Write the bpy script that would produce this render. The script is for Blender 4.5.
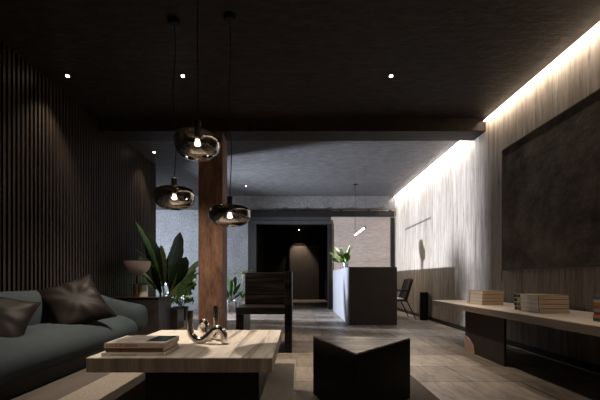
import bpy, bmesh, math, random
from mathutils import Vector, Matrix, Euler
from math import sin, cos, pi, radians as R
random.seed(7)
scn = bpy.context.scene
col = scn.collection
for o in list(bpy.data.objects): bpy.data.objects.remove(o)

# ---------------------------------------------------------------- camera
EYE = .91
cd = bpy.data.cameras.new('camera'); cam = bpy.data.objects.new('camera', cd); col.objects.link(cam)
cam.location = (0, 0, EYE); cam.rotation_euler = (R(90), 0, 0)
cd.sensor_width = 36; cd.lens = 370/600*36
cd.shift_x = 2/600; cd.shift_y = 79/600; cd.clip_start = .05
scn.camera = cam
# ---------------------------------------------------------------- exposure, world, big lights
scn.view_settings.view_transform = 'Standard'; scn.view_settings.look = 'None'
scn.view_settings.exposure = 0.0; scn.view_settings.gamma = 1; scn.view_settings.use_curve_mapping = False
w = bpy.data.worlds.new('world'); scn.world = w; w.use_nodes = True
w.node_tree.nodes['Background'].inputs[0].default_value = (.55, .68, 1, 1)
w.node_tree.nodes['Background'].inputs[1].default_value = .25

def light(name, kind, loc, energy, color, rot=(0, 0, 0), **kw):
    l = bpy.data.lights.new(name, kind); l.energy = energy; l.color = color
    for k, v in kw.items(): setattr(l, k, v)
    o = bpy.data.objects.new(name, l); col.objects.link(o); o.location = loc; o.rotation_euler = rot
    return o
WARM = (1, .84, .67); COOL = (.80, .88, 1)
# low daylight entering at the left rear
sd = Vector((1, -.02, .12)).normalized()
s = light('low_daylight', 'SPOT', (-4.85, 8.74, 1.2), 9000, (.78, .86, 1), spot_size=R(76), spot_blend=1, shadow_soft_size=.10)
s.rotation_euler = sd.to_track_quat('-Z', 'Y').to_euler()
# sky light through the tall window at the left rear
a = light('window_daylight', 'AREA', (-4.9, 9.65, 1.75), 85, COOL, (0, R(-90), R(28)), shape='RECTANGLE', size=3.1, size_y=2.5, spread=R(112))
# LED cove along the right wall, front and rear bay
COVE = [(-.9, 5.70, 42, WARM), (6.18, 11.05, 72, (1, .93, .86))]
for y0, y1, e, c in COVE:
    light('cove_led', 'AREA', (2.81, (y0+y1)/2, 3.345), e, c, (0, R(-42), 0), shape='RECTANGLE', size=.03, size_y=y1-y0)

# ---------------------------------------------------------------- mesh helpers
class MB:
    def __init__(s): s.v = []; s.f = []
    def add(s, vs, fs):
        n = len(s.v); s.v += [tuple(v) for v in vs]; s.f += [tuple(i+n for i in f) for f in fs]; return s
    def box(s, x0, x1, y0, y1, z0, z1, M=None):
        vs = [Vector((x, y, z)) for z in (z0, z1) for x, y in ((x0, y0), (x1, y0), (x1, y1), (x0, y1))]
        if M: vs = [M @ v for v in vs]
        return s.add(vs, [(3, 2, 1, 0), (4, 5, 6, 7), (0, 1, 5, 4), (1, 2, 6, 5), (2, 3, 7, 6), (3, 0, 4, 7)])
    def prism(s, poly, z0, z1):
        n = len(poly)
        vs = [(x, y, z0) for x, y in poly]+[(x, y, z1) for x, y in poly]
        return s.add(vs, [tuple(range(n))[::-1], tuple(range(n, 2*n))]+[(i, (i+1) % n, n+(i+1) % n, n+i) for i in range(n)])
    def rings(s, rs, cap=True, closed=False):
        n = len(rs[0]); vs = [v for r in rs for v in r]; fs = []
        m = len(rs)
        for k in range(m if closed else m-1):
            a, b = k*n, ((k+1) % m)*n
            for i in range(n): fs.append((a+i, a+(i+1) % n, b+(i+1) % n, b+i))
        if cap and not closed: fs += [tuple(range(n))[::-1], tuple(range((m-1)*n, m*n))]
        return s.add(vs, fs)
    def lathe(s, c, prof, n=40, cap=True):
        return s.rings([[(c[0]+r*cos(2*pi*i/n), c[1]+r*sin(2*pi*i/n), c[2]+z) for i in range(n)] for r, z in prof], cap)
    def tube(s, path, r, n=12, cap=True):
        P = [Vector(p) for p in path]; rr = r if isinstance(r, (list, tuple)) else [r]*len(P)
        up = None; rs = []
        for i, p in enumerate(P):
            t = (P[min(i+1, len(P)-1)]-P[max(i-1, 0)]).normalized()
            if up is None:
                up = Vector((0, 0, 1)) if abs(t.z) < .9 else Vector((1, 0, 0))
            up = (up-t*up.dot(t)).normalized(); sd_ = t.cross(up)
            rs.append([p+(up*cos(2*pi*k/n)+sd_*sin(2*pi*k/n))*rr[i] for k in range(n)])
        return s.rings(rs, cap)
    def build(s, name, mat, parent=None, smooth=False, bevel=0, seg=2, origin=None, sharp=40):
        me = bpy.data.meshes.new(name)
        off = Vector(origin) if origin else Vector((0, 0, 0))
        if parent:
            q = parent
            while q: off = off+q.location; q = q.parent
        me.from_pydata([Vector(v)-off for v in s.v], [], s.f)
        bm = bmesh.new(); bm.from_mesh(me); bmesh.ops.recalc_face_normals(bm, faces=bm.faces); bm.to_mesh(me); bm.free()
        me.materials.append(mat)
        o = bpy.data.objects.new(name, me); col.objects.link(o)
        if origin: o.location = origin
        if parent: o.parent = parent
        if smooth:
            for p in me.polygons: p.use_smooth = True
            me.set_sharp_from_angle(angle=R(sharp))
        if bevel:
            b = o.modifiers.new('bevel', 'BEVEL'); b.width = bevel; b.segments = seg; b.limit_method = 'ANGLE'; b.angle_limit = R(40)
        return o
def smooth_path(pts, n=8):
    P = [Vector(p) for p in pts]; out = []
    for i in range(len(P)-1):
        p0, p1, p2, p3 = P[max(i-1, 0)], P[i], P[i+1], P[min(i+2, len(P)-1)]
        for k in range(n):
            t = k/n
            out.append(.5*((2*p1)+(p2-p0)*t+(2*p0-5*p1+4*p2-p3)*t*t+(3*p1-p0-3*p2+p3)*t**3))
    out.append(P[-1]); return out
def thing(name, label, cat, loc, group=None):
    o = bpy.data.objects.new(name, None); col.objects.link(o); o.empty_display_size = .1
    o.location = loc; return tag(o, label, cat, group)
def tag(o, label=None, cat=None, group=None, kind=None):
    if label: o['label'] = label
    if cat: o['category'] = cat
    if group: o['group'] = group
    if kind: o['kind'] = kind
    return o
def struct(mb, name, mat, **k):
    return tag(mb.build(name, mat, **k), kind='structure')
def dup(root, loc, label, rz=None):
    r = root.copy(); col.objects.link(r); r.location = loc; r['label'] = label
    if rz is not None: r.rotation_euler.z = rz
    for ch in list(root.children):
        c = ch.copy(); col.objects.link(c); c.parent = r
        for g in ch.children:
            d = g.copy(); col.objects.link(d); d.parent = c
    return r

# ---------------------------------------------------------------- materials
class NT:
    def __init__(s, name):
        s.m = bpy.data.materials.new(name); s.m.use_nodes = True; s.t = s.m.node_tree
        s.b = s.t.nodes['Principled BSDF']
    def n(s, kind, ins=None, **kw):
        q = s.t.nodes.new(kind)
        for k, v in kw.items(): setattr(q, k, v)
        for k, v in (ins or {}).items():
            if isinstance(v, bpy.types.NodeSocket): s.t.links.new(v, q.inputs[k])
            else: q.inputs[k].default_value = v
        return q
    def link(s, a, b): s.t.links.new(a, b)
    def coords(s, scale=(1, 1, 1), kind='Object'):
        c = s.n('ShaderNodeTexCoord'); m = s.n('ShaderNodeMapping', {'Scale': scale}); s.link(c.outputs[kind], m.inputs[0]); return m.outputs[0]
    def noise(s, scale, vec, detail=4, rough=.6, dist=0):
        return s.n('ShaderNodeTexNoise', {'Scale': scale, 'Vector': vec, 'Detail': detail, 'Roughness': rough, 'Distortion': dist}).outputs['Fac']
    def ramp(s, fac, stops):
        r = s.n('ShaderNodeValToRGB', {'Fac': fac}); e = r.color_ramp.elements
        while len(e) < len(stops): e.new(.5)
        for i, (p, c) in enumerate(stops): e[i].position = p; e[i].color = (*c, 1)
        return r.outputs['Color']
    def mul(s, a, b, f=1.0):
        q = s.n('ShaderNodeMix', data_type='RGBA', blend_type='MULTIPLY'); q.inputs[0].default_value = f
        s.link(a, q.inputs[6]); s.link(b, q.inputs[7]); return q.outputs[2]
    def bump(s, h, strength, dist=.02):
        b = s.n('ShaderNodeBump', {'Strength': strength, 'Distance': dist, 'Height': h}); s.link(b.outputs[0], s.b.inputs['Normal']); return b
def plain(name, c, rough=.5, metal=0, var=.15, scale=8, bump=0, stretch=(1, 1, 1), spec=None, emis=None):
    t = NT(name); v = t.coords(stretch); f = t.noise(scale, v)
    t.link(t.ramp(f, [(.3, tuple(x*(1-var) for x in c)), (.7, tuple(min(1, x*(1+var)) for x in c))]), t.b.inputs['Base Color'])
    t.b.inputs['Roughness'].default_value = rough; t.b.inputs['Metallic'].default_value = metal
    if spec is not None: t.b.inputs['Specular IOR Level'].default_value = spec
    if bump: t.bump(f, bump)
    return t.m
def emit(name, c, st):
    t = NT(name); t.b.inputs['Base Color'].default_value = (*c, 1)
    t.b.inputs['Emission Color'].default_value = (*c, 1); t.b.inputs['Emission Strength'].default_value = st; return t.m
def wood(name, dark, light_, axis='x', scale=3, rough=.45, bump=.15, ringy=.6, lo=.3, hi=.68):
    t = NT(name); sc = {'x': (.6, 9, 9), 'y': (9, .6, 9), 'z': (9, 9, .6)}[axis]
    v = t.coords(sc); f = t.noise(scale*.5, v, 8, .65, ringy); g = t.noise(scale*3, v, 3, .6)
    c = t.ramp(f, [(lo, dark), ((lo+hi)/2, tuple((a+b)/2 for a, b in zip(dark, light_))), (hi, light_)])
    gg = t.ramp(g, [(.3, (.75,)*3), (.7, (1, 1, 1))])
    t.link(t.mul(c, gg), t.b.inputs['Base Color']); t.b.inputs['Roughness'].default_value = rough
    t.bump(f, bump, .008); return t.m

def plank_mat():
    t = NT('oak_planks'); c = t.n('ShaderNodeTexCoord'); sp = t.n('ShaderNodeSeparateXYZ', {0: c.outputs['Object']})
    d = t.n('ShaderNodeMath', {0: sp.outputs['Y'], 1: .21}, operation='DIVIDE')
    fl = t.n('ShaderNodeMath', {0: d.outputs[0]}, operation='FLOOR'); fr = t.n('ShaderNodeMath', {0: d.outputs[0]}, operation='FRACT')
    wn = t.n('ShaderNodeTexWhiteNoise', {'W': fl.outputs[0]}, noise_dimensions='1D')
    off = t.n('ShaderNodeCombineXYZ', {'X': 0.0, 'Y': 0.0, 'Z': wn.outputs['Value']})
    vs = t.n('ShaderNodeVectorMath', {0: off.outputs[0], 1: (5, 5, 60)}, operation='MULTIPLY')
    va = t.n('ShaderNodeVectorMath', {0: c.outputs['Object'], 1: vs.outputs[0]}, operation='ADD')
    vm = t.n('ShaderNodeVectorMath', {0: va.outputs[0], 1: (1, 9, .7)}, operation='MULTIPLY')
    f = t.noise(1.4, vm.outputs[0], 7, .68, .7); k = t.noise(3.6, vm.outputs[0], 4, .65, .5)
    base = t.ramp(f, [(.30, (.10, .074, .056)), (.44, (.24, .20, .163)), (.62, (.36, .31, .265))])
    knots = t.ramp(k, [(.28, (.28, .23, .2)), (.43, (1, 1, 1))])
    tone = t.ramp(wn.outputs['Value'], [(0, (.78, .76, .74)), (1, (1, 1, 1))])
    j = t.ramp(fr.outputs[0], [(0, (.25,)*3), (.02, (1, 1, 1))])
    t.link(t.mul(t.mul(t.mul(base, knots, 1.0), tone), j, .8), t.b.inputs['Base Color'])
    t.b.inputs['Roughness'].default_value = .7; t.bump(f, .15, .005); return t.m
def floor_mat():
    t = NT('stone_floor'); c = t.n('ShaderNodeTexCoord'); m = t.n('ShaderNodeMapping', {'Rotation': (0, 0, 0), 'Location': (.33, .2, 0)})
    t.link(c.outputs['Object'], m.inputs[0])
    b = t.n('ShaderNodeTexBrick', {'Vector': m.outputs[0], 'Color1': (.155, .125, .102, 1), 'Color2': (.36, .305, .255, 1), 'Mortar': (.06, .05, .042, 1),
            'Scale': 1.0, 'Mortar Size': .009, 'Brick Width': 1.15, 'Row Height': .58, 'Bias': 0.0}, offset=.37)
    v = t.coords((3, .8, 1)); f = t.noise(2.5, v, 8, .7, 1.2)
    r = t.ramp(f, [(.33, (.5, .48, .46)), (.6, (1.0, 1.0, 1.0))])
    t.link(t.mul(b.outputs['Color'], r), t.b.inputs['Base Color'])
    rr = t.ramp(f, [(.3, (.55,)*3), (.7, (.36,)*3)]); t.link(rr, t.b.inputs['Roughness'])
    t.bump(f, .12, .01); return t.m
def plaster(name, a, b, scale, stretch=(1, 1, 1), bump=.6, rough=.85, dist=.02):
    t = NT(name); v = t.coords(stretch); f = t.noise(scale, v, 8, .72); g = t.noise(scale*.12, v, 3, .5)
    t.link(t.mul(t.ramp(f, [(.3, a), (.7, b)]), t.ramp(g, [(.3, (.8,)*3), (.7, (1, 1, 1))])), t.b.inputs['Base Color'])
    t.b.inputs['Roughness'].default_value = rough; t.bump(f, bump, dist); return t.m

M = {}
M['planks'] = plank_mat(); M['floor'] = floor_mat()
M['ceil'] = plaster('dark_concrete_ceiling', (.014, .011, .009), (.05, .04, .033), 5, (1, 2.2, 1), 1.0, .6)
M['ceil_rear'] = plaster('grey_concrete_ceiling', (.025, .024, .025), (.085, .082, .083), 5, (1, 2.2, 1), .5, .65)
M['greywall'] = plaster('grey_textured_plaster', (.15, .155, .17), (.46, .47, .50), 30, (1, 1, .55), 1, .9)
M['tanwall'] = plaster('tan_rough_stone', (.22, .175, .145), (.36, .295, .25), 9, (.45, 1, 2.2), .9, .85)
M['slats'] = plain('dark_stained_slats', (.036, .026, .020), .42, var=.35, scale=5, stretch=(3, 3, .4))
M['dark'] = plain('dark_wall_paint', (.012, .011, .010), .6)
M['steel'] = plain('blackened_steel', (.020, .0195, .020), .5, .1, bump=.05)
M['beam'] = plaster('dark_beam_plaster', (.014, .010, .009), (.04, .029, .024), 4, (2, 5, 3), .3, .6)
M['column'] = plaster('rusty_timber_column', (.050, .024, .015), (.28, .15, .095), 4, (3.2, 3.2, .8), .7, .6)
M['desk'] = plain('matt_brown_laminate', (.06, .050, .047), .5, var=.08, scale=3)
M['deskside'] = plain('desk_side_metal', (.11, .11, .12), .7, var=.08, scale=3)
M['blackwood'] = wood('black_stained_wood', (.006, .0045, .004), (.045, .036, .030), 'x', 3, .34, .7, .6, .42, .62)
M['stoolwood'] = wood('black_stool_wood', (.03, .024, .02), (.24, .195, .155), 'x', 4, .30, .9, .6, .42, .60)
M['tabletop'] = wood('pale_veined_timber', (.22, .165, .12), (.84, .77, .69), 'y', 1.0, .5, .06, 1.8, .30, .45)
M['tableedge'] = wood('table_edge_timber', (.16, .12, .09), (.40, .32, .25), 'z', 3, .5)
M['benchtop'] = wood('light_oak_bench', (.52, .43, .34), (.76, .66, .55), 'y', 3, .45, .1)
M['pinkstone'] = plain('pale_pink_wood_inlay', (.42, .28, .22), .55, var=.15, scale=20, stretch=(1, 4, 1))
M['sofa'] = plain('slate_velvet', (.038, .050, .058), .8, var=.12, scale=3)
M['pillow'] = plain('dark_brown_satin', (.0095, .0068, .0055), .5, var=.12, scale=4)
M['sidetable'] = plaster('dark_marble', (.010, .008, .007), (.045, .036, .033), 5, (1, 1, 1), .1, .35)
M['art'] = plaster('mottled_plaster_canvas', (.028, .023, .019), (.22, .185, .15), 2.2, (1, 1, 1.3), .9, .8)
M['artframe'] = plain('dark_bronze_frame', (.05, .04, .033), .5)
M['rug'] = plain('speckled_grey_brown_rug', (.24, .21, .18), .95, var=.45, scale=140, bump=.5)
M['rugdark'] = plain('charcoal_rug', (.085, .072, .062), .95, var=.45, scale=140, bump=.5)
M['rugborder'] = plain('dark_rug_binding', (.075, .062, .052), .9)
M['chrome'] = plain('warm_chrome', (.85, .80, .73), .2, 1, var=.05)
M['silver'] = plain('silver_planter_metal', (.62, .63, .66), .22, 1, var=.05)
M['copper'] = plain('rose_copper', (.75, .45, .36), .4, .8, var=.08)
M['taupe'] = plain('taupe_glazed_ceramic', (.55, .46, .42), .35, var=.08)
M['blackmetal'] = plain('black_metal', (.015, .014, .014), .4, .5)
M['blackleather'] = plain('black_leather', (.02, .017, .016), .45, bump=.05, scale=60)
M['white'] = plain('off_white_ceramic', (.75, .75, .73), .35, var=.03)
M['soil'] = plain('potting_soil', (.03, .02, .015), .95, bump=.8, scale=60)
M['pages'] = plain('cream_book_pages', (.62, .48, .34), .8, var=.28, scale=18, stretch=(.2, .2, 30))
M['bulb'] = emit('warm_bulb_glow', (1, .92, .8), 9)
M['spotlens'] = emit('downlight_glow', (1, .92, .8), 30)
M['ledwarm'] = emit('cove_led_glow_warm', (1, .86, .70), 7)
M['ledcool'] = emit('cove_led_glow_neutral', (1, .95, .9), 6)
M['ledbar'] = emit('linear_pendant_glow', (1, .9, .75), 9)
def leafmat(name, c, c2, tr=.0):
    t = NT(name); v = t.coords((3, 3, 3)); f = t.noise(6, v)
    t.link(t.ramp(f, [(.3, c), (.7, c2)]), t.b.inputs['Base Color']); t.b.inputs['Roughness'].default_value = .42; t.b.inputs['Specular IOR Level'].default_value = .25; return t.m
M['leafdark'] = leafmat('deep_green_leaf', (.010, .024, .009), (.035, .07, .022))
M['leaf'] = leafmat('mid_green_leaf', (.07, .16, .04), (.18, .32, .09))
M['leafpale'] = leafmat('pale_green_leaf', (.24, .33, .12), (.50, .58, .30))
def glassmat():
    t = NT('smoked_glass'); out = t.t.nodes['Material Output']
    tr = t.n('ShaderNodeBsdfTransparent', {'Color': (.31, .295, .285, 1)}); gl = t.n('ShaderNodeBsdfGlossy', {'Color': (.9, .86, .8, 1), 'Roughness': .03})
    fr = t.n('ShaderNodeLayerWeight', {'Blend': .35}); mx = t.n('ShaderNodeMath', {0: fr.outputs['Fresnel'], 1: .24}, operation='ADD', use_clamp=True)
    m = t.n('ShaderNodeMixShader', {0: mx.outputs[0]}); t.link(tr.outputs[0], m.inputs[1]); t.link(gl.outputs[0], m.inputs[2]); t.link(m.outputs[0], out.inputs[0]); return t.m
M['glass'] = glassmat()
def clearglass():
    t = NT('clear_vase_glass'); out = t.t.nodes['Material Output']
    tr = t.n('ShaderNodeBsdfTransparent', {'Color': (.8, .84, .86, 1)}); gl = t.n('ShaderNodeBsdfGlossy', {'Roughness': .03})
    fr = t.n('ShaderNodeLayerWeight', {'Blend': .4}); m = t.n('ShaderNodeMixShader', {0: fr.outputs['Fresnel']}); t.link(tr.outputs[0], m.inputs[1]); t.link(gl.outputs[0], m.inputs[2]); t.link(m.outputs[0], out.inputs[0]); return t.m
M['clear'] = clearglass()
for k_, sp_ in (('ceil', .12), ('beam', .15), ('blackwood', .18), ('dark', .15), ('pillow', .1), ('sofa', .15), ('slats', .35), ('desk', .3), ('blackmetal', .2), ('art', .15), ('ceil_rear', .3), ('column', .3), ('blackleather', .3)):
    M[k_].node_tree.nodes['Principled BSDF'].inputs['Specular IOR Level'].default_value = sp_

# ---------------------------------------------------------------- structure
XL, XR, H, YB, YF = -3.165, 2.91, 3.4, 11.1, -1.2
struct(MB().box(-5.1, XR+.2, YF-.2, 11.3, -.2, 0).box(-1.6, 1.4, 11.3, 16.7, -.2, 0), 'floor', M['floor'])
struct(MB().box(XL-.2, XR+.2, YF-.2, 5.94, H, H+.2), 'ceiling', M['ceil'])
struct(MB().box(-5.1, XR+.2, 5.94, 11.3, H, H+.2), 'ceiling', M['ceil_rear'])
struct(MB().box(XR, XR+.2, YF-.2, 11.3, 0, H), 'wall_right', M['planks'])
struct(MB().box(XR-.015, XR, YF, YB, 0, .075), 'baseboard_right', M['blackmetal'])
# slatted wall
mb = MB().box(XL-.2, XL, YF-.2, 8.13, 0, H)
y = YF
while y < 8.1:
    mb.box(XL, -3.10, y, y+.031, 0, H); y += .067
struct(mb, 'wall_left', M['slats'])
struct(MB().box(-5.1, XL-.2, 7.93, 8.13, 0, H), 'wall_left', M['dark'])
# window opening at the left rear
struct(MB().box(-5.1, -5.0, 8.13, 8.25, 0, H).box(-5.1, -5.0, 11.0, 11.3, 0, H).box(-5.1, -5.0, 8.25, 11.0, 3.34, H).box(-5.1, -5.0, 8.25, 11.0, 0, .1), 'window_1', M['steel'])
struct(MB().box(XL-.2, XR+.2, YF-.2, YF, 0, H), 'wall_front', M['dark'])
# back wall: grey plaster left and above the rail, tan stone at the right
struct(MB().box(-5.1, -1.5, YB, YB+.2, 0, 2.98), 'wall_back', M['greywall'])
struct(MB().box(-5.1, XR, YB, YB+.2, 2.98, H), 'wall_back', plaster('dark_grey_lintel_plaster', (.06, .056, .054), (.15, .142, .138), 26, (1, 1, .8), 1, .9))  # same grey plaster, colour darkened to offset strong light above the rail
struct(MB().box(.99, XR, YB, YB+.2, 0, 2.98), 'wall_back', M['tanwall'])
struct(MB().box(-1.5, .99, YB, YB+.2, 2.60, 2.98), 'wall_back', M['steel'])
# portal frame (posts and header) of the dark hall
struct(MB().box(-1.5, -1.25, YB-.03, YB+.2, 0, 2.66), 'trim_1', M['steel'], bevel=.006)
struct(MB().box(-1.25, .99, YB-.03, YB+.2, 2.56, 2.66), 'trim_2', M['steel'], bevel=.006)
struct(MB().box(.90, 1.01, YB-.03, YB+.2, 0, 2.56), 'trim_3', M['blackmetal'], bevel=.006)
struct(MB().box(2.77, XR-.03, YB-.06, YB, 0, 2.74), 'trim_4', M['blackmetal'], bevel=.004)
# dark hall
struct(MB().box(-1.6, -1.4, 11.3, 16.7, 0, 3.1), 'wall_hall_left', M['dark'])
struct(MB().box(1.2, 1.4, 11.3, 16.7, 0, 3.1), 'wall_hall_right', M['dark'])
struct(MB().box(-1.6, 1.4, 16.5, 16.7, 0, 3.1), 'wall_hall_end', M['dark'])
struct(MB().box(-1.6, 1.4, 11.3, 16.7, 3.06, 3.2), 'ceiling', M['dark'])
d = struct(MB().box(-.36, .93, 16.44, 16.5, .02, 2.43), 'door_1', plain('hall_door_brown', (.085, .068, .058), .5), bevel=.004)
dm = MB().tube([(-.27, 16.36, .85), (-.27, 16.36, 1.25)], .014).tube([(-.27, 16.36, .9), (-.27, 16.44, .9)], .01).tube([(-.27, 16.36, 1.2), (-.27, 16.44, 1.2)], .01)
dm.build('door_handle', M['silver'], d, True)
struct(MB().box(-.42, -.36, 16.42, 16.5, 0, 2.49).box(.93, .99, 16.42, 16.5, 0, 2.49).box(-.36, .93, 16.42, 16.5, 2.43, 2.49), 'trim_5', M['blackmetal'])
# transverse beam
struct(MB().box(XL, XR, 5.73, 6.14, 3.2, H+.02), 'beam', M['beam'], bevel=.004)
# cove strips
struct(MB().box(2.875, 2.905, YF, 5.73, 3.35, 3.362), 'cove_light', M['ledwarm'])
struct(MB().box(2.875, 2.905, 6.14, YB, 3.35, 3.362), 'cove_light', M['ledcool'])

# sliding door rail with hangers
rl = thing('barn_door_rail', 'long black steel rail with roller bolts above the dark hall opening', 'rail', (-.1, 11.0, 2.74))
MB().box(-1.62, 2.86, 10.96, 11.04, 2.76, 2.93).build('rail_bar', M['blackmetal'], rl, bevel=.01)
for px in (253, 277, 298, 319, 341, 369, 390):
    X = (px-298)/370*11
    MB().box(X-.045, X+.045, 10.955, 11.045, 2.90, 2.965).build('roller_bolt', M['blackmetal'], rl, bevel=.02)
for X in (-1.58, 2.8):
    MB().box(X-.04, X+.04, 11.04, 11.1, 2.78, 2.90).build('wall_bracket', M['blackmetal'], rl)

# timber column
struct(MB().box(-1.55, -1.17, 5.745, 6.12, 0, 3.2), 'column', M['column'], bevel=.012)

# ---------------------------------------------------------------- downlights
def downlight(x, y, z, e, label, ang=88, blend=.75, color=WARM):
    t = thing('downlight', label, 'ceiling light', (x, y, z), 'recessed ceiling spots')
    MB().lathe((x, y, z), [(.030, -.002), (.030, -.008), (.046, -.008), (.050, 0), (.030, 0)], 28, False).build('trim_ring', M['blackmetal'], t, True)
    MB().lathe((x, y, z), [(.019, -.001), (.018, -.010), (.010, -.013)], 24).build('lens', M['spotlens'], t, True)
    l = light('downlight_beam', 'SPOT', (x, y, z-.03), e, color, spot_size=R(ang), spot_blend=blend, shadow_soft_size=.03)
    return t
downlight(-2.82, 4.53, H, 62, 'small round ceiling spot nearest the slatted wall, front bay')
downlight(-1.41, 4.53, H, 520, 'small round ceiling spot above the coffee table between the pendant cords')
downlight(1.14, 4.53, H, 340, 'small round ceiling spot alone right of the pendants, front bay', 58, .8)
downlight(-2.82, 7.25, H, 55, 'small round ceiling spot behind the beam beside the slatted wall')
downlight(-1.39, 9.9, H, 25, 'small round ceiling spot far back before the grey wall')
downlight(-2.82, 1.81, H, 60, 'round ceiling spot out of view near the slatted wall above the sofa')
downlight(-1.41, 1.81, H, 75, 'round ceiling spot out of view over the near edge of the coffee table')
downlight(1.14, 1.81, H, 110, 'round ceiling spot out of view over the black triangular stool', 74, .6)
downlight(0.05, 16.15, 3.06, 170, 'small round ceiling spot inside the dark hall above the door', 70, .5)

# ---------------------------------------------------------------- art panel
at = thing('wall_art', 'huge mottled dark grey textured panel hanging on the plank wall', 'artwork', (2.88, 3.7, 1.03))
MB().box(2.862, 2.89, 2.3, 5.17, 1.04, 2.70).build('canvas', M['art'], at)
MB().box(2.855, 2.91, 2.28, 2.30, 1.03, 2.71).box(2.855, 2.91, 5.17, 5.19, 1.03, 2.71).box(2.855, 2.91, 2.3, 5.17, 2.70, 2.715).box(2.855, 2.91, 2.3, 5.17, 1.025, 1.04).build('frame', M['artframe'], at)

# ---------------------------------------------------------------- reception desk
dk = thing('reception_desk', 'tall dark box shaped reception counter with pale grey left side', 'desk', (1.485, 9, 0))
MB().box(1.03, 1.96, 7.32, 10.6, 0, 1.13).build('body', M['desk'], dk, bevel=.004)
MB().box(1.005, 1.028, 7.32, 10.6, .0, 1.15).build('side_panel', M['deskside'], dk, bevel=.003)
MB().box(1.03, 1.96, 7.33, 10.6, 1.132, 1.15).build('worktop', M['desk'], dk, bevel=.003)

# ---------------------------------------------------------------- linear pendant
lp = thing('linear_pendant', 'thin glowing bar pendant hanging over the reception desk', 'pendant lamp', (1.5, 9, 3.4))
MB().box(1.49, 1.51, 8.30, 9.74, 2.05, 2.075).build('light_bar', M['ledbar'], lp)
for ya, yb in ((8.24, 8.30), (9.74, 9.78)): MB().box(1.485, 1.515, ya, yb, 2.045, 2.08).build('end_cap', M['blackmetal'], lp)
MB().tube([(1.5, 9.72, 2.075), (1.5, 9.72, 3.4)], .006, 8).build('cord', M['blackmetal'], lp)
MB().tube([(1.5, 8.27, 2.08), (1.5, 8.27, 3.4)], .002, 6).build('wire', M['blackmetal'], lp)
MB().lathe((1.5, 9.72, 3.4), [(.05, -.02), (.05, 0)]).build('ceiling_rose', M['blackmetal'], lp)
light('linear_pendant_glow', 'AREA', (1.5, 9.0, 2.04), 30, WARM, shape='RECTANGLE', size=.03, size_y=1.4)

# ---------------------------------------------------------------- visitor chair
ch = thing('visitor_chair', 'black leather chair with slender metal legs beside the reception desk', 'chair', (2.3, 8.57, 0))
def shell(pts_fn, nu, nv, th):
    mb = MB(); A = [[Vector(pts_fn(i/nu, j/nv)) for j in range(nv+1)] for i in range(nu+1)]
    n = lambda i, j: i*(nv+1)+j
    N = []
    for i in range(nu+1):
        for j in range(nv+1):
            du = A[min(i+1, nu)][j]-A[max(i-1, 0)][j]; dv = A[i][min(j+1, nv)]-A[i][max(j-1, 0)]
            N.append(du.cross(dv).normalized())
    V = [p for r in A for p in r]; V2 = [p+q*th for p, q in zip(V, N)]; k = len(V); F = []
    for i in range(nu):
        for j in range(nv):
            F.append((n(i, j), n(i+1, j), n(i+1, j+1), n(i, j+1))); F.append((k+n(i, j), k+n(i, j+1), k+n(i+1, j+1), k+n(i+1, j)))
    edge = [n(i, 0) for i in range(nu+1)]+[n(nu, j) for j in range(1, nv+1)]+[n(i, nv) for i in range(nu-1, -1, -1)]+[n(0, j) for j in range(nv-1, 0, -1)]
    for a, b in zip(edge, edge[1:]+edge[:1]): F.append((a, b, k+b, k+a))
    return mb.add(V+V2, F)
# seat, curved channelled back, arms, legs
MB().box(2.06, 2.47, 8.33, 8.81, .40, .455).build('seat', M['blackleather'], ch, bevel=.025, seg=4)
MB().box(2.08, 2.38, 8.38, 8.76, .456, .475).build('seat_pad', plain('light_grey_seat_pad', (.5, .49, .47), .8), ch, bevel=.008)  # light slab stands in for the highlight on the black seat
for k in range(8):
    y0 = 8.30+k*.0675; dx = -.05*((k-3.5)/3.5)**2
    mt = Matrix.Translation((2.47+dx, 0, .46)) @ Matrix.Rotation(R(17), 4, 'Y')
    MB().box(-.03, .04, y0-.001, y0+.069, -.02, .49-.02*abs(k-3.5)/3.5, mt).build('back_channel', M['blackleather'], ch, bevel=.02, seg=3)
for y0 in (8.28, 8.86):
    MB().tube(smooth_path([(2.10, y0, .63), (2.3, y0, .655), (2.5, y0, .66)], 5), .016).build('armrest', M['blackmetal'], ch, True)
    MB().tube([(2.12, y0, .63), (2.12, y0, .42)], .01).build('arm_post', M['blackmetal'], ch, True)
    MB().tube([(2.44, y0+(.02 if y0 < 8.5 else -.02), .42), (2.645, y0, .0)], [.014, .01]).build('leg', M['blackmetal'], ch, True)
    MB().tube([(2.12, y0, .42), (2.06, y0, .0)], [.014, .01]).build('leg', M['blackmetal'], ch, True)

# waste bin
wb = thing('waste_bin', 'slim black cylindrical bin against the plank wall beside the chair', 'bin', (2.79, 8.2, 0))
MB().lathe((2.79, 8.2, 0), [(.085, 0), (.09, .02), (.09, .60), (.082, .60), (.080, .05)], 32).build('body', M['blackmetal'], wb, True)
MB().lathe((2.79, 8.2, .6), [(.093, -.015), (.093, .012), (.08, .012), (.08, -.0)], 32, False).build('rim', M['blackmetal'], wb, True)

# ---------------------------------------------------------------- rugs
r1 = MB().box(-1.79, -.02, .4, 4.16, .0, .010).build('rug', M['rug'], origin=(-.9, 2.3, 0)); MB().box(-2.15, -1.79, .4, 4.16, .0, .009).build('border', M['rugborder'], r1); tag(r1, 'thin speckled grey-brown rug with dark left border under the pale coffee table', 'rug')  # added strip darkens the floor between rug and sofa
r2 = MB().box(.2, 1.06, .4, 3.6, .0, .010).build('rug', M['rugdark'], origin=(.63, 2, 0)); tag(r2, 'thin charcoal rug under the black triangular stool', 'rug')

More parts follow.
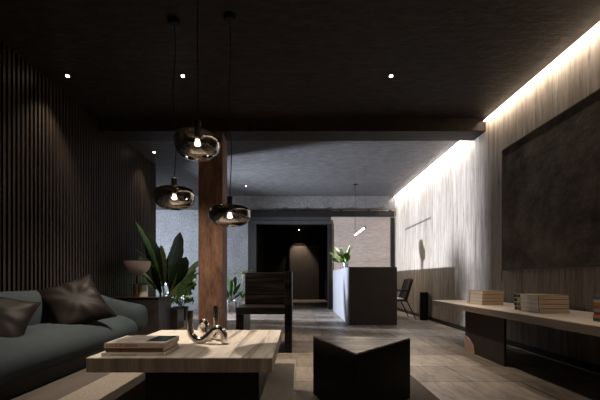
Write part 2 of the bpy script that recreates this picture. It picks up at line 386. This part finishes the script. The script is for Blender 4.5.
# ---------------------------------------------------------------- bench along the right wall
bn = thing('wall_bench', 'long low oak console bench with dark slab leg along the right wall', 'bench', (2.37, 3.4, 0))
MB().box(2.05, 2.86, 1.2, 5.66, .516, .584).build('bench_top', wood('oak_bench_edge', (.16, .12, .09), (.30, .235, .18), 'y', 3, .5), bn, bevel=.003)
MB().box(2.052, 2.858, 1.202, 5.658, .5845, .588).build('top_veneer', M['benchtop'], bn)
for ya, yb in ((3.84, 4.74), (1.45, 2.3)):
    MB().box(2.14, 2.165, ya, yb, 0, .516).build('slab_leg', plain('dark_brown_slab', (.040, .030, .026), .6, spec=.15), bn, bevel=.003)
    q = [(yb, 0)]+[(yb-.26*sin(pi/2*i/16), .10*0+.19*cos(pi/2*i/16)) for i in range(17)]
    m_ = MB(); m_.add([(2.132, a, b) for a, b in q]+[(2.14, a, b) for a, b in q], [tuple(range(18)), tuple(range(18, 36))[::-1]]+[(i, (i+1) % 18, 18+(i+1) % 18, 18+i) for i in range(18)])
    m_.build('quarter_inlay', M['pinkstone'], bn)

# ---------------------------------------------------------------- books
def textmesh(body, size, M4, mat, parent, name='spine_title'):
    c = bpy.data.curves.new(name, 'FONT'); c.body = body; c.size = size; c.extrude = .0003; c.resolution_u = 2
    o = bpy.data.objects.new('tmp', c); col.objects.link(o); dg = bpy.context.evaluated_depsgraph_get()
    me = bpy.data.meshes.new_from_object(o.evaluated_get(dg)); bpy.data.objects.remove(o)
    me.transform(M4); me.materials.clear(); me.materials.append(mat)
    q = bpy.data.objects.new(name, me); col.objects.link(q); q.parent = parent; return q
INK = plain('printing_ink', (.05, .03, .025), .7)
GAP_BOARD = plain('kraft_cover_board', (.26, .19, .13), .7, var=.1)  # boards coloured dark to draw the shaded gaps between stacked books
def bookshelf_book(c, spine, marks, label, group, w, d, h, loc, pages=None, rz=0):
    # spine on local -X side; origin bottom centre
    t = thing('book', label, 'book', loc, group)
    cm = spine
    L = lambda mb, name, mat, **k: (lambda o: (setattr(o, 'parent', t), o)[1])(mb.build(name, mat, **k))
    L(MB().box(-w/2+.003, w/2-.002, -d/2+.003, d/2-.003, .003, h-.003), 'pages', pages or M['pages'])
    L(MB().box(-w/2+.001, w/2, -d/2, d/2, 0, .0032).box(-w/2+.001, w/2, -d/2, d/2, h-.0032, h-.0003), 'cover_board', GAP_BOARD if pages is None else cm)
    L(MB().box(-w/2, -w/2+.003, -d/2, d/2, .001, h-.0015), 'spine', cm)
    for mc, a, b in marks:
        L(MB().box(-w/2-.0006, -w/2, -d/2+a*d, -d/2+b*d, .004, h-.004), 'spine_band', mc)
    if rz: t.rotation_euler.z = rz
    return t
cover = plain('pale_grey_cover', (.84, .80, .74), .6, var=.05)
cover2 = plain('warm_white_cover', (.84, .79, .72), .6, var=.05)
colr = lambda n, c: plain(n, c, .6, var=.05)
inkblk = colr('black_band', (.012, .01, .01))
BT = .588
nm = ['lowest', 'second from bottom', 'third from bottom', 'topmost']
for k in range(4):
    bookshelf_book(0, cover2, [(colr('grey_band', (.25, .22, .2)), .80, .86)], 'cream-paged thick book, %s of the farther bench stack' % nm[k],
                   'books in the farther stack on the bench', .268, .40, .043, (2.404+.003*(k % 2), 4.77-.004*k, BT+k*.0435))
cs = [(.45, .02, .03), (.02, .22, .12), (.55, .5, .04), (.06, .03, .05)]; cn = ['red', 'green', 'yellow', 'black']
for k in range(4):
    bookshelf_book(0, cover, [(colr('band_'+cn[k], cs[k]), .72, .86), (inkblk, .87, 1.0), (inkblk, 0, .025)],
                   'white book with %s spine patch, %s of the middle bench stack' % (cn[k], nm[k]),
                   'books in the middle stack on the bench', .285, .40, .042, (2.412-.003*(k % 2), 3.675+.003*k, BT+k*.0425))
cc = [('dark green', (.02, .10, .06)), ('orange', (.5, .22, .05)), ('crimson', (.38, .02, .04)), ('pale green', (.22, .36, .24)), ('brick red', (.36, .07, .04)),
      ('olive yellow', (.42, .33, .08)), ('cream', (.55, .43, .33)), ('blue', (.05, .14, .24))]
for k, (n_, c_) in enumerate(cc):
    bookshelf_book(0, colr('cover_'+n_.replace(' ', '_'), c_), [], '%s covered thin book in the multicoloured bench stack at the right edge' % n_,
                   'books in the multicoloured bench stack', .27, .38, .0235, (2.41+.004*((k*7) % 3-1), 2.66+.004*((k*5) % 3-1), BT+k*.0238))

# ---------------------------------------------------------------- coffee table
ct = thing('coffee_table', 'large square pale veined timber coffee table with thick top on black base', 'coffee table', (-.83, 3.28, .010))
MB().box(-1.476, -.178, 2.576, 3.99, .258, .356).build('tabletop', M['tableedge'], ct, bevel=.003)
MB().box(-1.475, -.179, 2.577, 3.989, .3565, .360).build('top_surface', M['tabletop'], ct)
MB().box(-1.10, -.28, 2.66, 3.85, .010, .258).build('base', M['blackwood'], ct, bevel=.004)

TT = .360
def tbook(label, x0, x1, y0, y1, z0, z1, mat):
    t = thing('book', label, 'book', ((x0+x1)/2, (y0+y1)/2, z0), 'coffee table books')
    MB().box(x0+.004, x1-.003, y0+.004, y1-.004, z0+.004, z1-.004).build('pages', plain('white_pages', (.6, .53, .45), .8, var=.2, scale=20, stretch=(.2, .2, 30)), t)
    MB().box(x0, x1, y0, y1, z0, z0+.004).box(x0, x1, y0, y1, z1-.004, z1).box(x0, x1, y0, y0+.004, z0+.004, z1-.004).build('cover', mat, t)
    return t
b1 = tbook('pale grey book, lowest of the stack on the coffee table', -1.398, -.955, 2.63, 2.98, TT, TT+.024, colr('pale_grey_book', (.72, .69, .63)))
b2 = tbook('dark brown book with a red spot, middle of the coffee table stack', -1.375, -.965, 2.645, 2.98, TT+.0245, TT+.056, colr('brown_book', (.22, .12, .085)))
MB().box(-1.275, -1.255, 2.6442, 2.645, TT+.030, TT+.052).build('red_spot', colr('red_print', (.4, .03, .02)), b2)
b3 = tbook('rose beige picture-cover book, topmost on the coffee table', -1.385, -.955, 2.64, 2.99, TT+.0565, TT+.092, colr('rose_beige_book', (.66, .50, .42)))
def rot_text(x, y, z): return Matrix.Translation((x, y, z)) @ Matrix.Rotation(R(90), 4, 'X')
bz = b3.location
textmesh('LOCAL BY DESIGN', .026, rot_text(-1.365-bz.x, 2.6398-bz.y, TT+.0665-bz.z), INK, b3)
bz = b1.location
textmesh('The Architecture of Living', .017, rot_text(-1.33-bz.x, 2.6298-bz.y, TT+.0065-bz.z), INK, b1)
def picmat():
    t = NT('cover_picture'); v = t.coords((2, 2, 2)); f = t.noise(3, v, 6, .7)
    t.link(t.ramp(f, [(.35, (.66, .62, .58)), (.6, (.88, .85, .82))]), t.b.inputs['Base Color']); t.b.inputs['Roughness'].default_value = .25; return t.m
MB().box(-1.383, -.962, 2.65, 2.985, TT+.0921, TT+.0926).build('cover_print', picmat(), b3)
pp = MB(); pp.box(-1.12, -.968, 2.72, 2.982, TT+.0927, TT+.0931); pp.build('cover_photo', plain('dark_green_print', (.025, .04, .02), .25, var=.5, scale=5), b3)

# ---------------------------------------------------------------- tubular candle holders
def at(px, py, Y): return Vector(((px-298)/370*Y, Y, EYE-(py-279)/370*Y))
CY = 3.16; rt = .030
g = thing('candle_holder', 'bent chrome tube candle holder, front one with the tall left stem', 'candle holder', (-.8, CY, TT))
b = TT+rt+.001
pa = [(-.925, CY, b+.245), (-.925, CY, b+.15), (-.918, CY, b+.06), (-.875, CY, b+.008), (-.82, CY, b), (-.77, CY, b+.03), (-.72, CY, b+.085), (-.67, CY-.0, b+.095), (-.635, CY, b+.05), (-.63, CY, b-.024)]
MB().tube(smooth_path(pa, 8), rt, 24).build('tube', M['chrome'], g, True)
MB().lathe((-.925, CY, b+.245), [(.020, 0), (.020, .004), (.030, .004), (.030, -.01)], 24).build('rim', M['chrome'], g, True)
g2 = thing('candle_holder', 'looped chrome tube candle holder standing behind the wavy one', 'candle holder', (-.77, 3.36, TT))
C2 = 3.40
pb = [(-.755, C2, b+.265), (-.755, C2, b+.20), (-.755, C2, b+.10), (-.75, C2, b+.02), (-.79, C2-.03, b), (-.85, C2-.05, b+.03), (-.875, C2-.06, b+.09), (-.85, C2-.07, b+.135), (-.815, C2-.08, b+.10), (-.81, C2-.09, b+.04), (-.80, C2-.09, b)]
MB().tube(smooth_path(pb, 8), rt*.9, 24).build('tube', M['chrome'], g2, True)
MB().lathe((-.755, C2, b+.265), [(.018, 0), (.018, .004), (.027, .004), (.027, -.01)], 24).build('rim', M['chrome'], g2, True)

# ---------------------------------------------------------------- triangular stool
st = thing('triangular_stool', 'black wooden prism stool with triangular grained top', 'stool', (.45, 2.65, 0))
tri = [(.118, 2.90), (.345, 2.20), (.850, 2.80)]
def inset(p, k):
    c = Vector((sum(a for a, _ in p)/3, sum(b for _, b in p)/3)); return [tuple(c+(Vector(q)-c)*k) for q in p]
MB().prism(tri, .455, .466).build('seat_top', M['stoolwood'], st, bevel=.002)
MB().prism(tri, .010, .454).build('body', plain('black_lacquer_sides', (.004, .0035, .003), .5, spec=.08), st, bevel=.003)

# ---------------------------------------------------------------- dark lounge chair
lc = thing('lounge_chair', 'angular black-stained wood chair with tall side slab, behind the coffee table', 'chair', (-.42, 4.8, 0))
MB().box(-.165, -.075, 4.55, 5.25, 0, 1.005).build('side_slab', M['blackwood'], lc, bevel=.004)
MB().box(-.765, -.165, 4.55, 5.20, .475, .56).build('seat', M['blackwood'], lc, bevel=.006)
MB().box(-.735, -.165, 5.12, 5.20, .56, 1.0).build('backrest', M['blackwood'], lc, bevel=.006)
MB().box(-.765, -.67, 4.56, 5.20, 0, .475).build('leg', M['blackwood'], lc, bevel=.004)

# ---------------------------------------------------------------- sofa
sf = thing('sofa', 'slate grey-green velvet sofa with rounded bulging seat and curved back', 'sofa', (-2.6, 3, 0))
def sup(c, a, b, n=2.6, N=36, ux=Vector((1, 0, 0)), uz=Vector((0, 0, 1))):
    out = []
    for i in range(N):
        t = 2*pi*i/N; cx, sx = cos(t), sin(t)
        out.append(c+ux*(a*math.copysign(abs(cx)**(2/n), cx))+uz*(b*math.copysign(abs(sx)**(2/n), sx)))
    return out
rs = []
ys0, ys1 = .9, 5.15
for i in range(41):
    u = i/40; 
    yy = ys0+(ys1-ys0)*(.5-.5*cos(pi*u))
    e = min(yy-ys0, ys1-yy); r_ = .42
    k = 1 if e > r_ else max(.02, math.sqrt(max(0, 1-(1-e/r_)**2)))
    bow = 0
    rs.append(sup(Vector((-2.53-.10*(1-k), yy, .252)), .44*(.35+.65*k), .205*(.25+.75*k)*(1 if k > .05 else .5), 2.15))
MB().rings(rs).build('seat', M['sofa'], sf, True, sharp=80)
pth = smooth_path([(-2.83, .5, .49), (-2.83, 1.5, .49), (-2.83, 3.2, .49), (-2.83, 4.3, .48), (-2.80, 4.95, .43), (-2.66, 5.36, .37), (-2.42, 5.50, .335), (-2.27, 5.52, .32)], 8)
rs = []; n_ = len(pth)
for i, p in enumerate(pth):
    t_ = (pth[min(i+1, n_-1)]-pth[max(i-1, 0)]); t_.z = 0; t_.normalize(); ux = t_.cross(Vector((0, 0, 1)))
    e = (n_-1-i)/7; k = 1 if e > 1 else math.sqrt(max(.01, 1-(1-e)**2))
    hb = .30 if p.y < 4.3 and p.x < -2.82 else (p.z-.10)
    hb = min(.30, p.z-.12)
    rs.append(sup(p, .19*k, hb*(.35+.65*k), 2.5, ux=ux))
MB().rings(rs).build('backrest', M['sofa'], sf, True, sharp=80)
MB().box(-2.95, -2.16, 1.0, 4.9, .0, .14).build('plinth', M['blackmetal'], sf)

# ---------------------------------------------------------------- cushions
def cushion(label, c, S, T, rot, seed):
    rnd = random.Random(seed); N = 26
    t = thing('cushion', label, 'cushion', c, 'dark satin cushions on the sofa')
    ph = [rnd.uniform(0, 6) for _ in range(6)]
    def pt(u, v, s):
        x = u*2-1; y = v*2-1
        ex = x*(1-.10*(1-y*y)*abs(x)**3); ey = y*(1-.10*(1-x*x)*abs(y)**3)
        th = T*((1-abs(x)**2.6)*(1-abs(y)**2.6))**.5
        rr = math.hypot(x, y)
        wr = .009*sin(9*math.atan2(y, x)+ph[0])*min(1, rr)*(1-rr*.4)+.009*sin(4*x+5*y+ph[1])*(1-x*x)*(1-y*y)
        return Vector((ex*S/2, ey*S/2, s*th+wr*(1 if th > .004 else .3)+.03*x*y))
    mb = MB(); A = []
    for s in (1, -1):
        for i in range(N+1):
            for j in range(N+1): A.append(pt(i/N, j/N, s))
    F = []; k = (N+1)**2; n = lambda i, j: i*(N+1)+j
    for i in range(N):
        for j in range(N):
            F.append((n(i, j), n(i+1, j), n(i+1, j+1), n(i, j+1))); F.append((k+n(i, j), k+n(i, j+1), k+n(i+1, j+1), k+n(i+1, j)))
    mb.add(A, F); o = mb.build('cushion_cover', M['pillow'], None, True, sharp=70); o.parent = t
    # piping seam round the rim
    rim = [pt(i/N, 0, 0) for i in range(N)]+[pt(1, j/N, 0) for j in range(N)]+[pt(1-i/N, 1, 0) for i in range(N)]+[pt(0, 1-j/N, 0) for j in range(N)]+[pt(0, 0, 0)]
    o = MB().tube(rim, .006, 6).build('piping', M['pillow'], None, True); o.parent = t
    t.rotation_euler = (Matrix.Rotation(rot[2], 3, 'Z') @ Matrix.Rotation(rot[0], 3, 'X') @ Matrix.Rotation(rot[1], 3, 'Z')).to_euler(); return t
cushion('large dark brown satin cushion leaning near the far end of the sofa', (-2.44, 4.05, .645), .62, .09, (R(50), R(20), R(40)), 3)
cushion('dark brown satin cushion at the left edge, nearer half of the sofa', (-2.56, 3.05, .57), .60, .09, (R(42), R(-25), R(50)), 8)

# ---------------------------------------------------------------- side table and lamp
sv = thing('side_table', 'dark marbled block side table at the far end of the sofa', 'side table', (-2.66, 6.3, 0))
MB().box(-3.04, -2.27, 6.02, 6.62, 0, .60).build('body', M['sidetable'], sv, bevel=.004)
MB().box(-3.06, -2.255, 6.0, 6.64, .602, .618).build('table_top', plain('polished_dark_top', (.06, .05, .042), .15), sv, bevel=.004)
lx, ly, lz = -2.66, 6.22, .618
lm = thing('table_lamp', 'sculptural lamp with taupe bowl on copper and cream cylinder base', 'lamp', (lx, ly, lz))
MB().lathe((lx-.045, ly, lz), [(.065, 0), (.065, .20)], 32).build('copper_cylinder', M['copper'], lm, True)
MB().lathe((lx+.065, ly-.02, lz), [(.075, 0), (.075, .20)], 32).build('cream_cylinder', plain('pearly_cream_glaze', (.6, .56, .46), .2), lm, True)
MB().lathe((lx+.03, ly, lz+.202), [(.20, 0), (.205, .006), (.20, .012)], 40).build('disc', M['blackmetal'], lm, True)
MB().tube([(lx-.04, ly, lz+.21), (lx-.04, ly, lz+.37)], .014).build('stem', M['blackmetal'], lm, True)
pr = [(.03, .355)]+[(.215*sin(a_), .59-.235*cos(a_)) for a_ in [pi/2*k/12 for k in range(2, 13)]]+[(.205, .59), (.19, .57), (.0, .56)]
MB().lathe((lx-.04, ly, lz), pr, 48).build('bowl_shade', M['taupe'], lm, True)

# ---------------------------------------------------------------- plants
def leaf_mb(base, az, length, width, lean0, lean1, stem=.4, twist=0, n=12, fold=.12):
    """stem rising from base then a blade; returns stem path and blade MB"""
    p = Vector(base); d = Vector((cos(az), sin(az), 0)); side = Vector((-sin(az), cos(az), 0))
    S = [p.copy()]; N = 22; mids = []; L = length/N
    for i in range(N):
        a_ = lean0+(lean1-lean0)*(i/N)**1.4
        t = d*sin(a_)+Vector((0, 0, 1))*cos(a_)
        p = p+t*L; S.append(p.copy())
        mids.append((p.copy(), t, a_))
    ks = int(N*stem); blade = mids[ks-1:]
    V = []; F = []; m = len(blade)
    for i, (q, t, a_) in enumerate(blade):
        u = i/(m-1); wd = width*.68*(sin(pi*u**1.12)**.55 if 0 < u < 1 else .03)
        nr = side.cross(t).normalized()
        sd_ = (side*cos(twist)+nr*sin(twist)).normalized(); up = t.cross(sd_).normalized()
        rip = .04*width*sin(i*2.1)
        V += [q-sd_*wd+up*(fold*wd*-1+rip), q-sd_*wd*.5, q+up*-.004*0, q+sd_*wd*.5, q+sd_*wd+up*(fold*wd*-1-rip)]
    for i in range(m-1):
        for j in range(4): a0 = i*5+j; F.append((a0, a0+1, a0+6, a0+5))
    k = len(V); V2 = [v+Vector((0, 0, -.002)) for v in V]
    F2 = [tuple(k+i for i in f[::-1]) for f in F]
    return S[:ks+3], MB().add(V+V2, F+F2)
def plant_leaf(t, mat, *a, r=.009, **k):
    S, bl = leaf_mb(*a, **k)
    o = bl.build('leaf', mat, t, True, sharp=70)
    MB().tube(S, [r*(1-.5*i/len(S)) for i in range(len(S))], 7).build('stem', M['leaf'], t, True)
    return o
def toward(base, tx, tz, ty=0):
    """azimuth and average lean for a tip at the given point"""
    dx, dy, dz = tx-base[0], ty-base[1], tz-base[2]
    return math.atan2(dy, dx), math.hypot(dx, dy, dz), math.atan2(math.hypot(dx, dy), dz)
# big bird-of-paradise in a tall dark planter
pb_ = thing('potted_banana_plant', 'tall large-leaved dark green plant in dark box planter beside the side table', 'plant', (-2.30, 6.85, 0))
MB().box(-2.58, -2.17, 6.66, 7.04, 0, .36).build('planter', M['sidetable'], pb_, bevel=.008)
MB().box(-2.55, -2.20, 6.69, 7.01, .361, .375).build('soil', M['soil'], pb_)
B0 = (-2.42, 6.85, .37)
for px, py, Y, wd, mt, tw in [(128, 224, 6.35, .15, 'leaf', .9), (146, 232, 6.95, .26, 'leafdark', .3), (181, 233, 6.8, .24, 'leafdark', .35), (190, 258, 6.7, .24, 'leafdark', .5),
                          (160, 288, 6.6, .08, 'leafpale', .8), (188, 282, 6.9, .10, 'leafpale', .8), (196, 286, 7.0, .10, 'leaf', .7), (163, 246, 7.1, .14, 'leafpale', 1.0), (199, 262, 6.95, .13, 'leafpale', .8), (176, 262, 6.7, .1, 'leafpale', .8), (194, 272, 6.8, .12, 'leaf', .6), (123, 254, 6.15, .05, 'leaf', .8), (117, 275, 6.05, .11, 'leafpale', .7),
                          (152, 252, 6.55, .05, 'leafpale', .8), (140, 258, 7.1, .20, 'leafdark', .4), (172, 250, 7.1, .2, 'leafdark', .3), (184, 240, 7.15, .14, 'leaf', .9), (155, 266, 6.6, .18, 'leafdark', .2)]:
    T = at(px, py, Y); az, ln, le = toward(B0, T.x, T.z, T.y)
    plant_leaf(pb_, M[mt], (B0[0]+random.uniform(-.05, .05), B0[1]+random.uniform(-.05, .05), B0[2]), az, ln*1.01, wd, le*(.75 if Y > 6.5 else .3), le*(1.2 if Y > 6.5 else 1.5), stem=.36, twist=tw*.9)
# airy small-leaved shrub behind
sh = thing('potted_shrub', 'airy small-leaved pale green shrub behind the large dark-leaved plant', 'plant', (-2.6, 8.2, 0))
MB().lathe((-2.6, 8.2, 0), [(.14, 0), (.17, .30), (.155, .30), (.15, .27)], 32).build('pot', M['blackmetal'], sh, True)
MB().lathe((-2.6, 8.2, .27), [(.15, 0), (.14, .01)], 24).build('soil', M['soil'], sh, True)
rnd = random.Random(4); twigs = MB(); lv = MB(); lv2 = MB()
for k in range(26):
    T = at(rnd.uniform(163, 197), rnd.uniform(262, 302), 8.2+rnd.uniform(-.15, .3))
    b0 = Vector((-2.6+rnd.uniform(-.05, .05), 8.2+rnd.uniform(-.05, .05), .27))
    mid = (b0+T)/2+Vector((0, 0, .08)); P = smooth_path([b0, mid, T], 7); twigs.tube(P, .004, 5)
    for q in P[5:]:
        for s_ in range(2):
            c = q+Vector((rnd.gauss(0, .03), rnd.gauss(0, .03), rnd.gauss(0, .025))); rot = Euler((rnd.uniform(0, 6), rnd.uniform(0, 6), rnd.uniform(0, 6))).to_matrix()
            l, w_ = rnd.uniform(.045, .075), .022
            vs = [c+rot @ Vector(v) for v in ((-l, 0, 0), (-l*.3, w_, .004), (l*.4, w_, .004), (l, 0, 0), (l*.4, -w_, .004), (-l*.3, -w_, .004))]
            (lv if rnd.random() < .5 else lv2).add(vs, [(0, 1, 2, 3, 4, 5)])
twigs.build('twigs', M['leafdark'], sh, True)
tag(lv.build('small_leaves', M['leafpale'], sh), kind='stuff'); tag(lv2.build('small_leaves', M['leafdark'], sh), kind='stuff')
# plant in silver pot
p2 = thing('potted_plant', 'small dark-leaved plant in shiny silver pot right of the timber column', 'plant', (-1.89, 10.45, 0))
MB().lathe((-1.89, 10.45, 0), [(.15, 0), (.165, .02), (.165, .31), (.15, .31), (.145, .27)], 36).build('pot', M['silver'], p2, True)
MB().lathe((-1.89, 10.45, .27), [(.148, 0), (.13, .012)], 24).build('soil', M['soil'], p2, True)
for k, (px, py, wd, mt) in enumerate([(228, 276, .11, 'leafdark'), (222, 285, .11, 'leafdark'), (223, 294, .1, 'leaf'), (236, 277, .11, 'leafdark'), (241, 284, .11, 'leafdark'), (244, 292, .1, 'leaf'),
                                      (232, 280, .11, 'leaf'), (218, 290, .1, 'leafdark'), (240, 296, .09, 'leafdark'), (226, 290, .1, 'leaf'), (231, 288, .1, 'leafdark')]):
    T = at(px, py, 10.45+((k % 3)-1)*.12); B = (-1.89, 10.45, .28); az, ln, le = toward(B, T.x, T.z, T.y)
    plant_leaf(p2, M[mt], B, az, ln*1.02, wd, le*.7, le*1.25, stem=.3, twist=.5)
# palm in white pot
p3 = thing('potted_palm', 'small bright palm in white pot behind the silver-potted plant', 'plant', (-1.58, 10.62, 0))
MB().lathe((-1.58, 10.62, 0), [(.11, 0), (.13, .27), (.12, .27), (.115, .24)], 32).build('pot', M['white'], p3, True)
MB().lathe((-1.58, 10.62, .24), [(.115, 0), (.10, .01)], 24).build('soil', M['soil'], p3, True)
MB().tube([(-1.58, 10.62, .24), (-1.57, 10.62, .7), (-1.60, 10.62, 1.05)], [.02, .015, .01]).build('trunk', M['leafpale'], p3, True)
for k in range(14):
    a_ = k*2.4; plant_leaf(p3, M['leaf' if k % 3 else 'leafpale'], (-1.60, 10.62, 1.03), a_, .36, .045, R(40+(k*37) % 40), R(110), stem=.15, twist=.2, r=.004)
for k in range(8):
    a_ = k*2.4+1; plant_leaf(p3, M['leaf'], (-1.58, 10.62, .26), a_, .36, .06, R(10), R(60+(k*17) % 30), stem=.3, twist=.2, r=.004)
# vase plant on the desk
v4 = thing('vase_of_leaves', 'glass vase with variegated green leaves on the reception desk', 'plant', (1.12, 8.7, 1.15))
MB().lathe((1.12, 8.7, 1.15), [(.05, 0), (.06, .01), (.065, .20), (.060, .20), (.055, .015)], 32).build('vase', M['clear'], v4, True)
for k, (px, py, wd, mt) in enumerate([(331, 257, .13, 'leaf'), (335, 251, .12, 'leaf'), (349, 250, .13, 'leafpale'), (347, 256, .12, 'leaf'), (341, 251, .12, 'leafdark'), (338, 259, .13, 'leafpale'), (343, 258, .14, 'leaf'), (333, 262, .12, 'leafdark'), (350, 254, .1, 'leafpale')]):
    T = at(px, py, 8.7+((k % 3)-1)*.1); B = (1.12, 8.7, 1.17); az, ln, le = toward(B, T.x, T.z, T.y)
    plant_leaf(v4, M[mt], B, az, ln*1.25, wd*1.15, le*.5, le*1.5, stem=.45, twist=.6, r=.004)

# ---------------------------------------------------------------- glass pendants
def pendant(x, y, zc, rad, h, label, wig):
    t = thing('glass_pendant', label, 'pendant lamp', (x, y, H), 'smoked glass pendants')
    zb = zc-h/2
    prof = []
    for k in range(0, 13):
        a_ = pi/2*k/12; prof.append((max(.004, rad*sin(a_)**.62), zb+h*.60*(1-cos(a_))))
    for k in range(1, 9):
        a_ = pi/2*k/8; prof.append((rad*(1-.85*(1-cos(a_))**1.5), zb+h*.60+h*.40*sin(a_)**.8))
    MB().lathe((x, y, 0), prof, 56, False).build('glass_shade', M['glass'], t, True, sharp=80)
    zt = zb+h
    MB().lathe((x, y, zt), [(.028, -.05), (.028, .085), (.02, .09)], 28).build('socket', M['blackmetal'], t, True)
    MB().lathe((x, y, zt), [(.018, -.05), (.020, -.065)], 20).build('bulb_collar', M['chrome'], t, True)
    MB().lathe((x, y, zt), [(.016, -.066), (.022, -.085), (.027, -.105), (.018, -.115), (.003, -.118)], 24).build('bulb', M['bulb'], t, True)
    MB().lathe((x, y, zb), [(rad*.62, .05), (rad*.45, .028), (rad*.2, .018), (.004, .016)], 32, False).build('reflector', M['chrome'], t, True)
    c = smooth_path([(x, y, zt+.09), (x+wig, y, zt+.25*(H-zt)+.09), (x-wig*.7, y, zt+.55*(H-zt)), (x+wig*.5, y, zt+.8*(H-zt)), (x, y, H-.03)], 8)
    MB().tube(c, .0045, 8).build('cord', M['blackmetal'], t, True)
    MB().lathe((x, y, H), [(.02, -.055), (.055, -.05), (.06, -.04), (.06, 0)], 32).build('ceiling_rose', M['blackmetal'], t, True)
    light('pendant_glow', 'POINT', (x, y, zt-.14), 3.0, WARM, shadow_soft_size=.02)
pendant(-.82, 3.02, 2.0, .183, .225, 'smoked glass bowl pendant, highest and nearest of the three', .004)
pendant(-1.19, 3.56, 1.685, .192, .21, 'smoked glass bowl pendant, leftmost of the three, in front of the pale gap', .02)
pendant(-.645, 3.5, 1.505, .197, .195, 'smoked glass bowl pendant, lowest one, right of the timber column', .015)
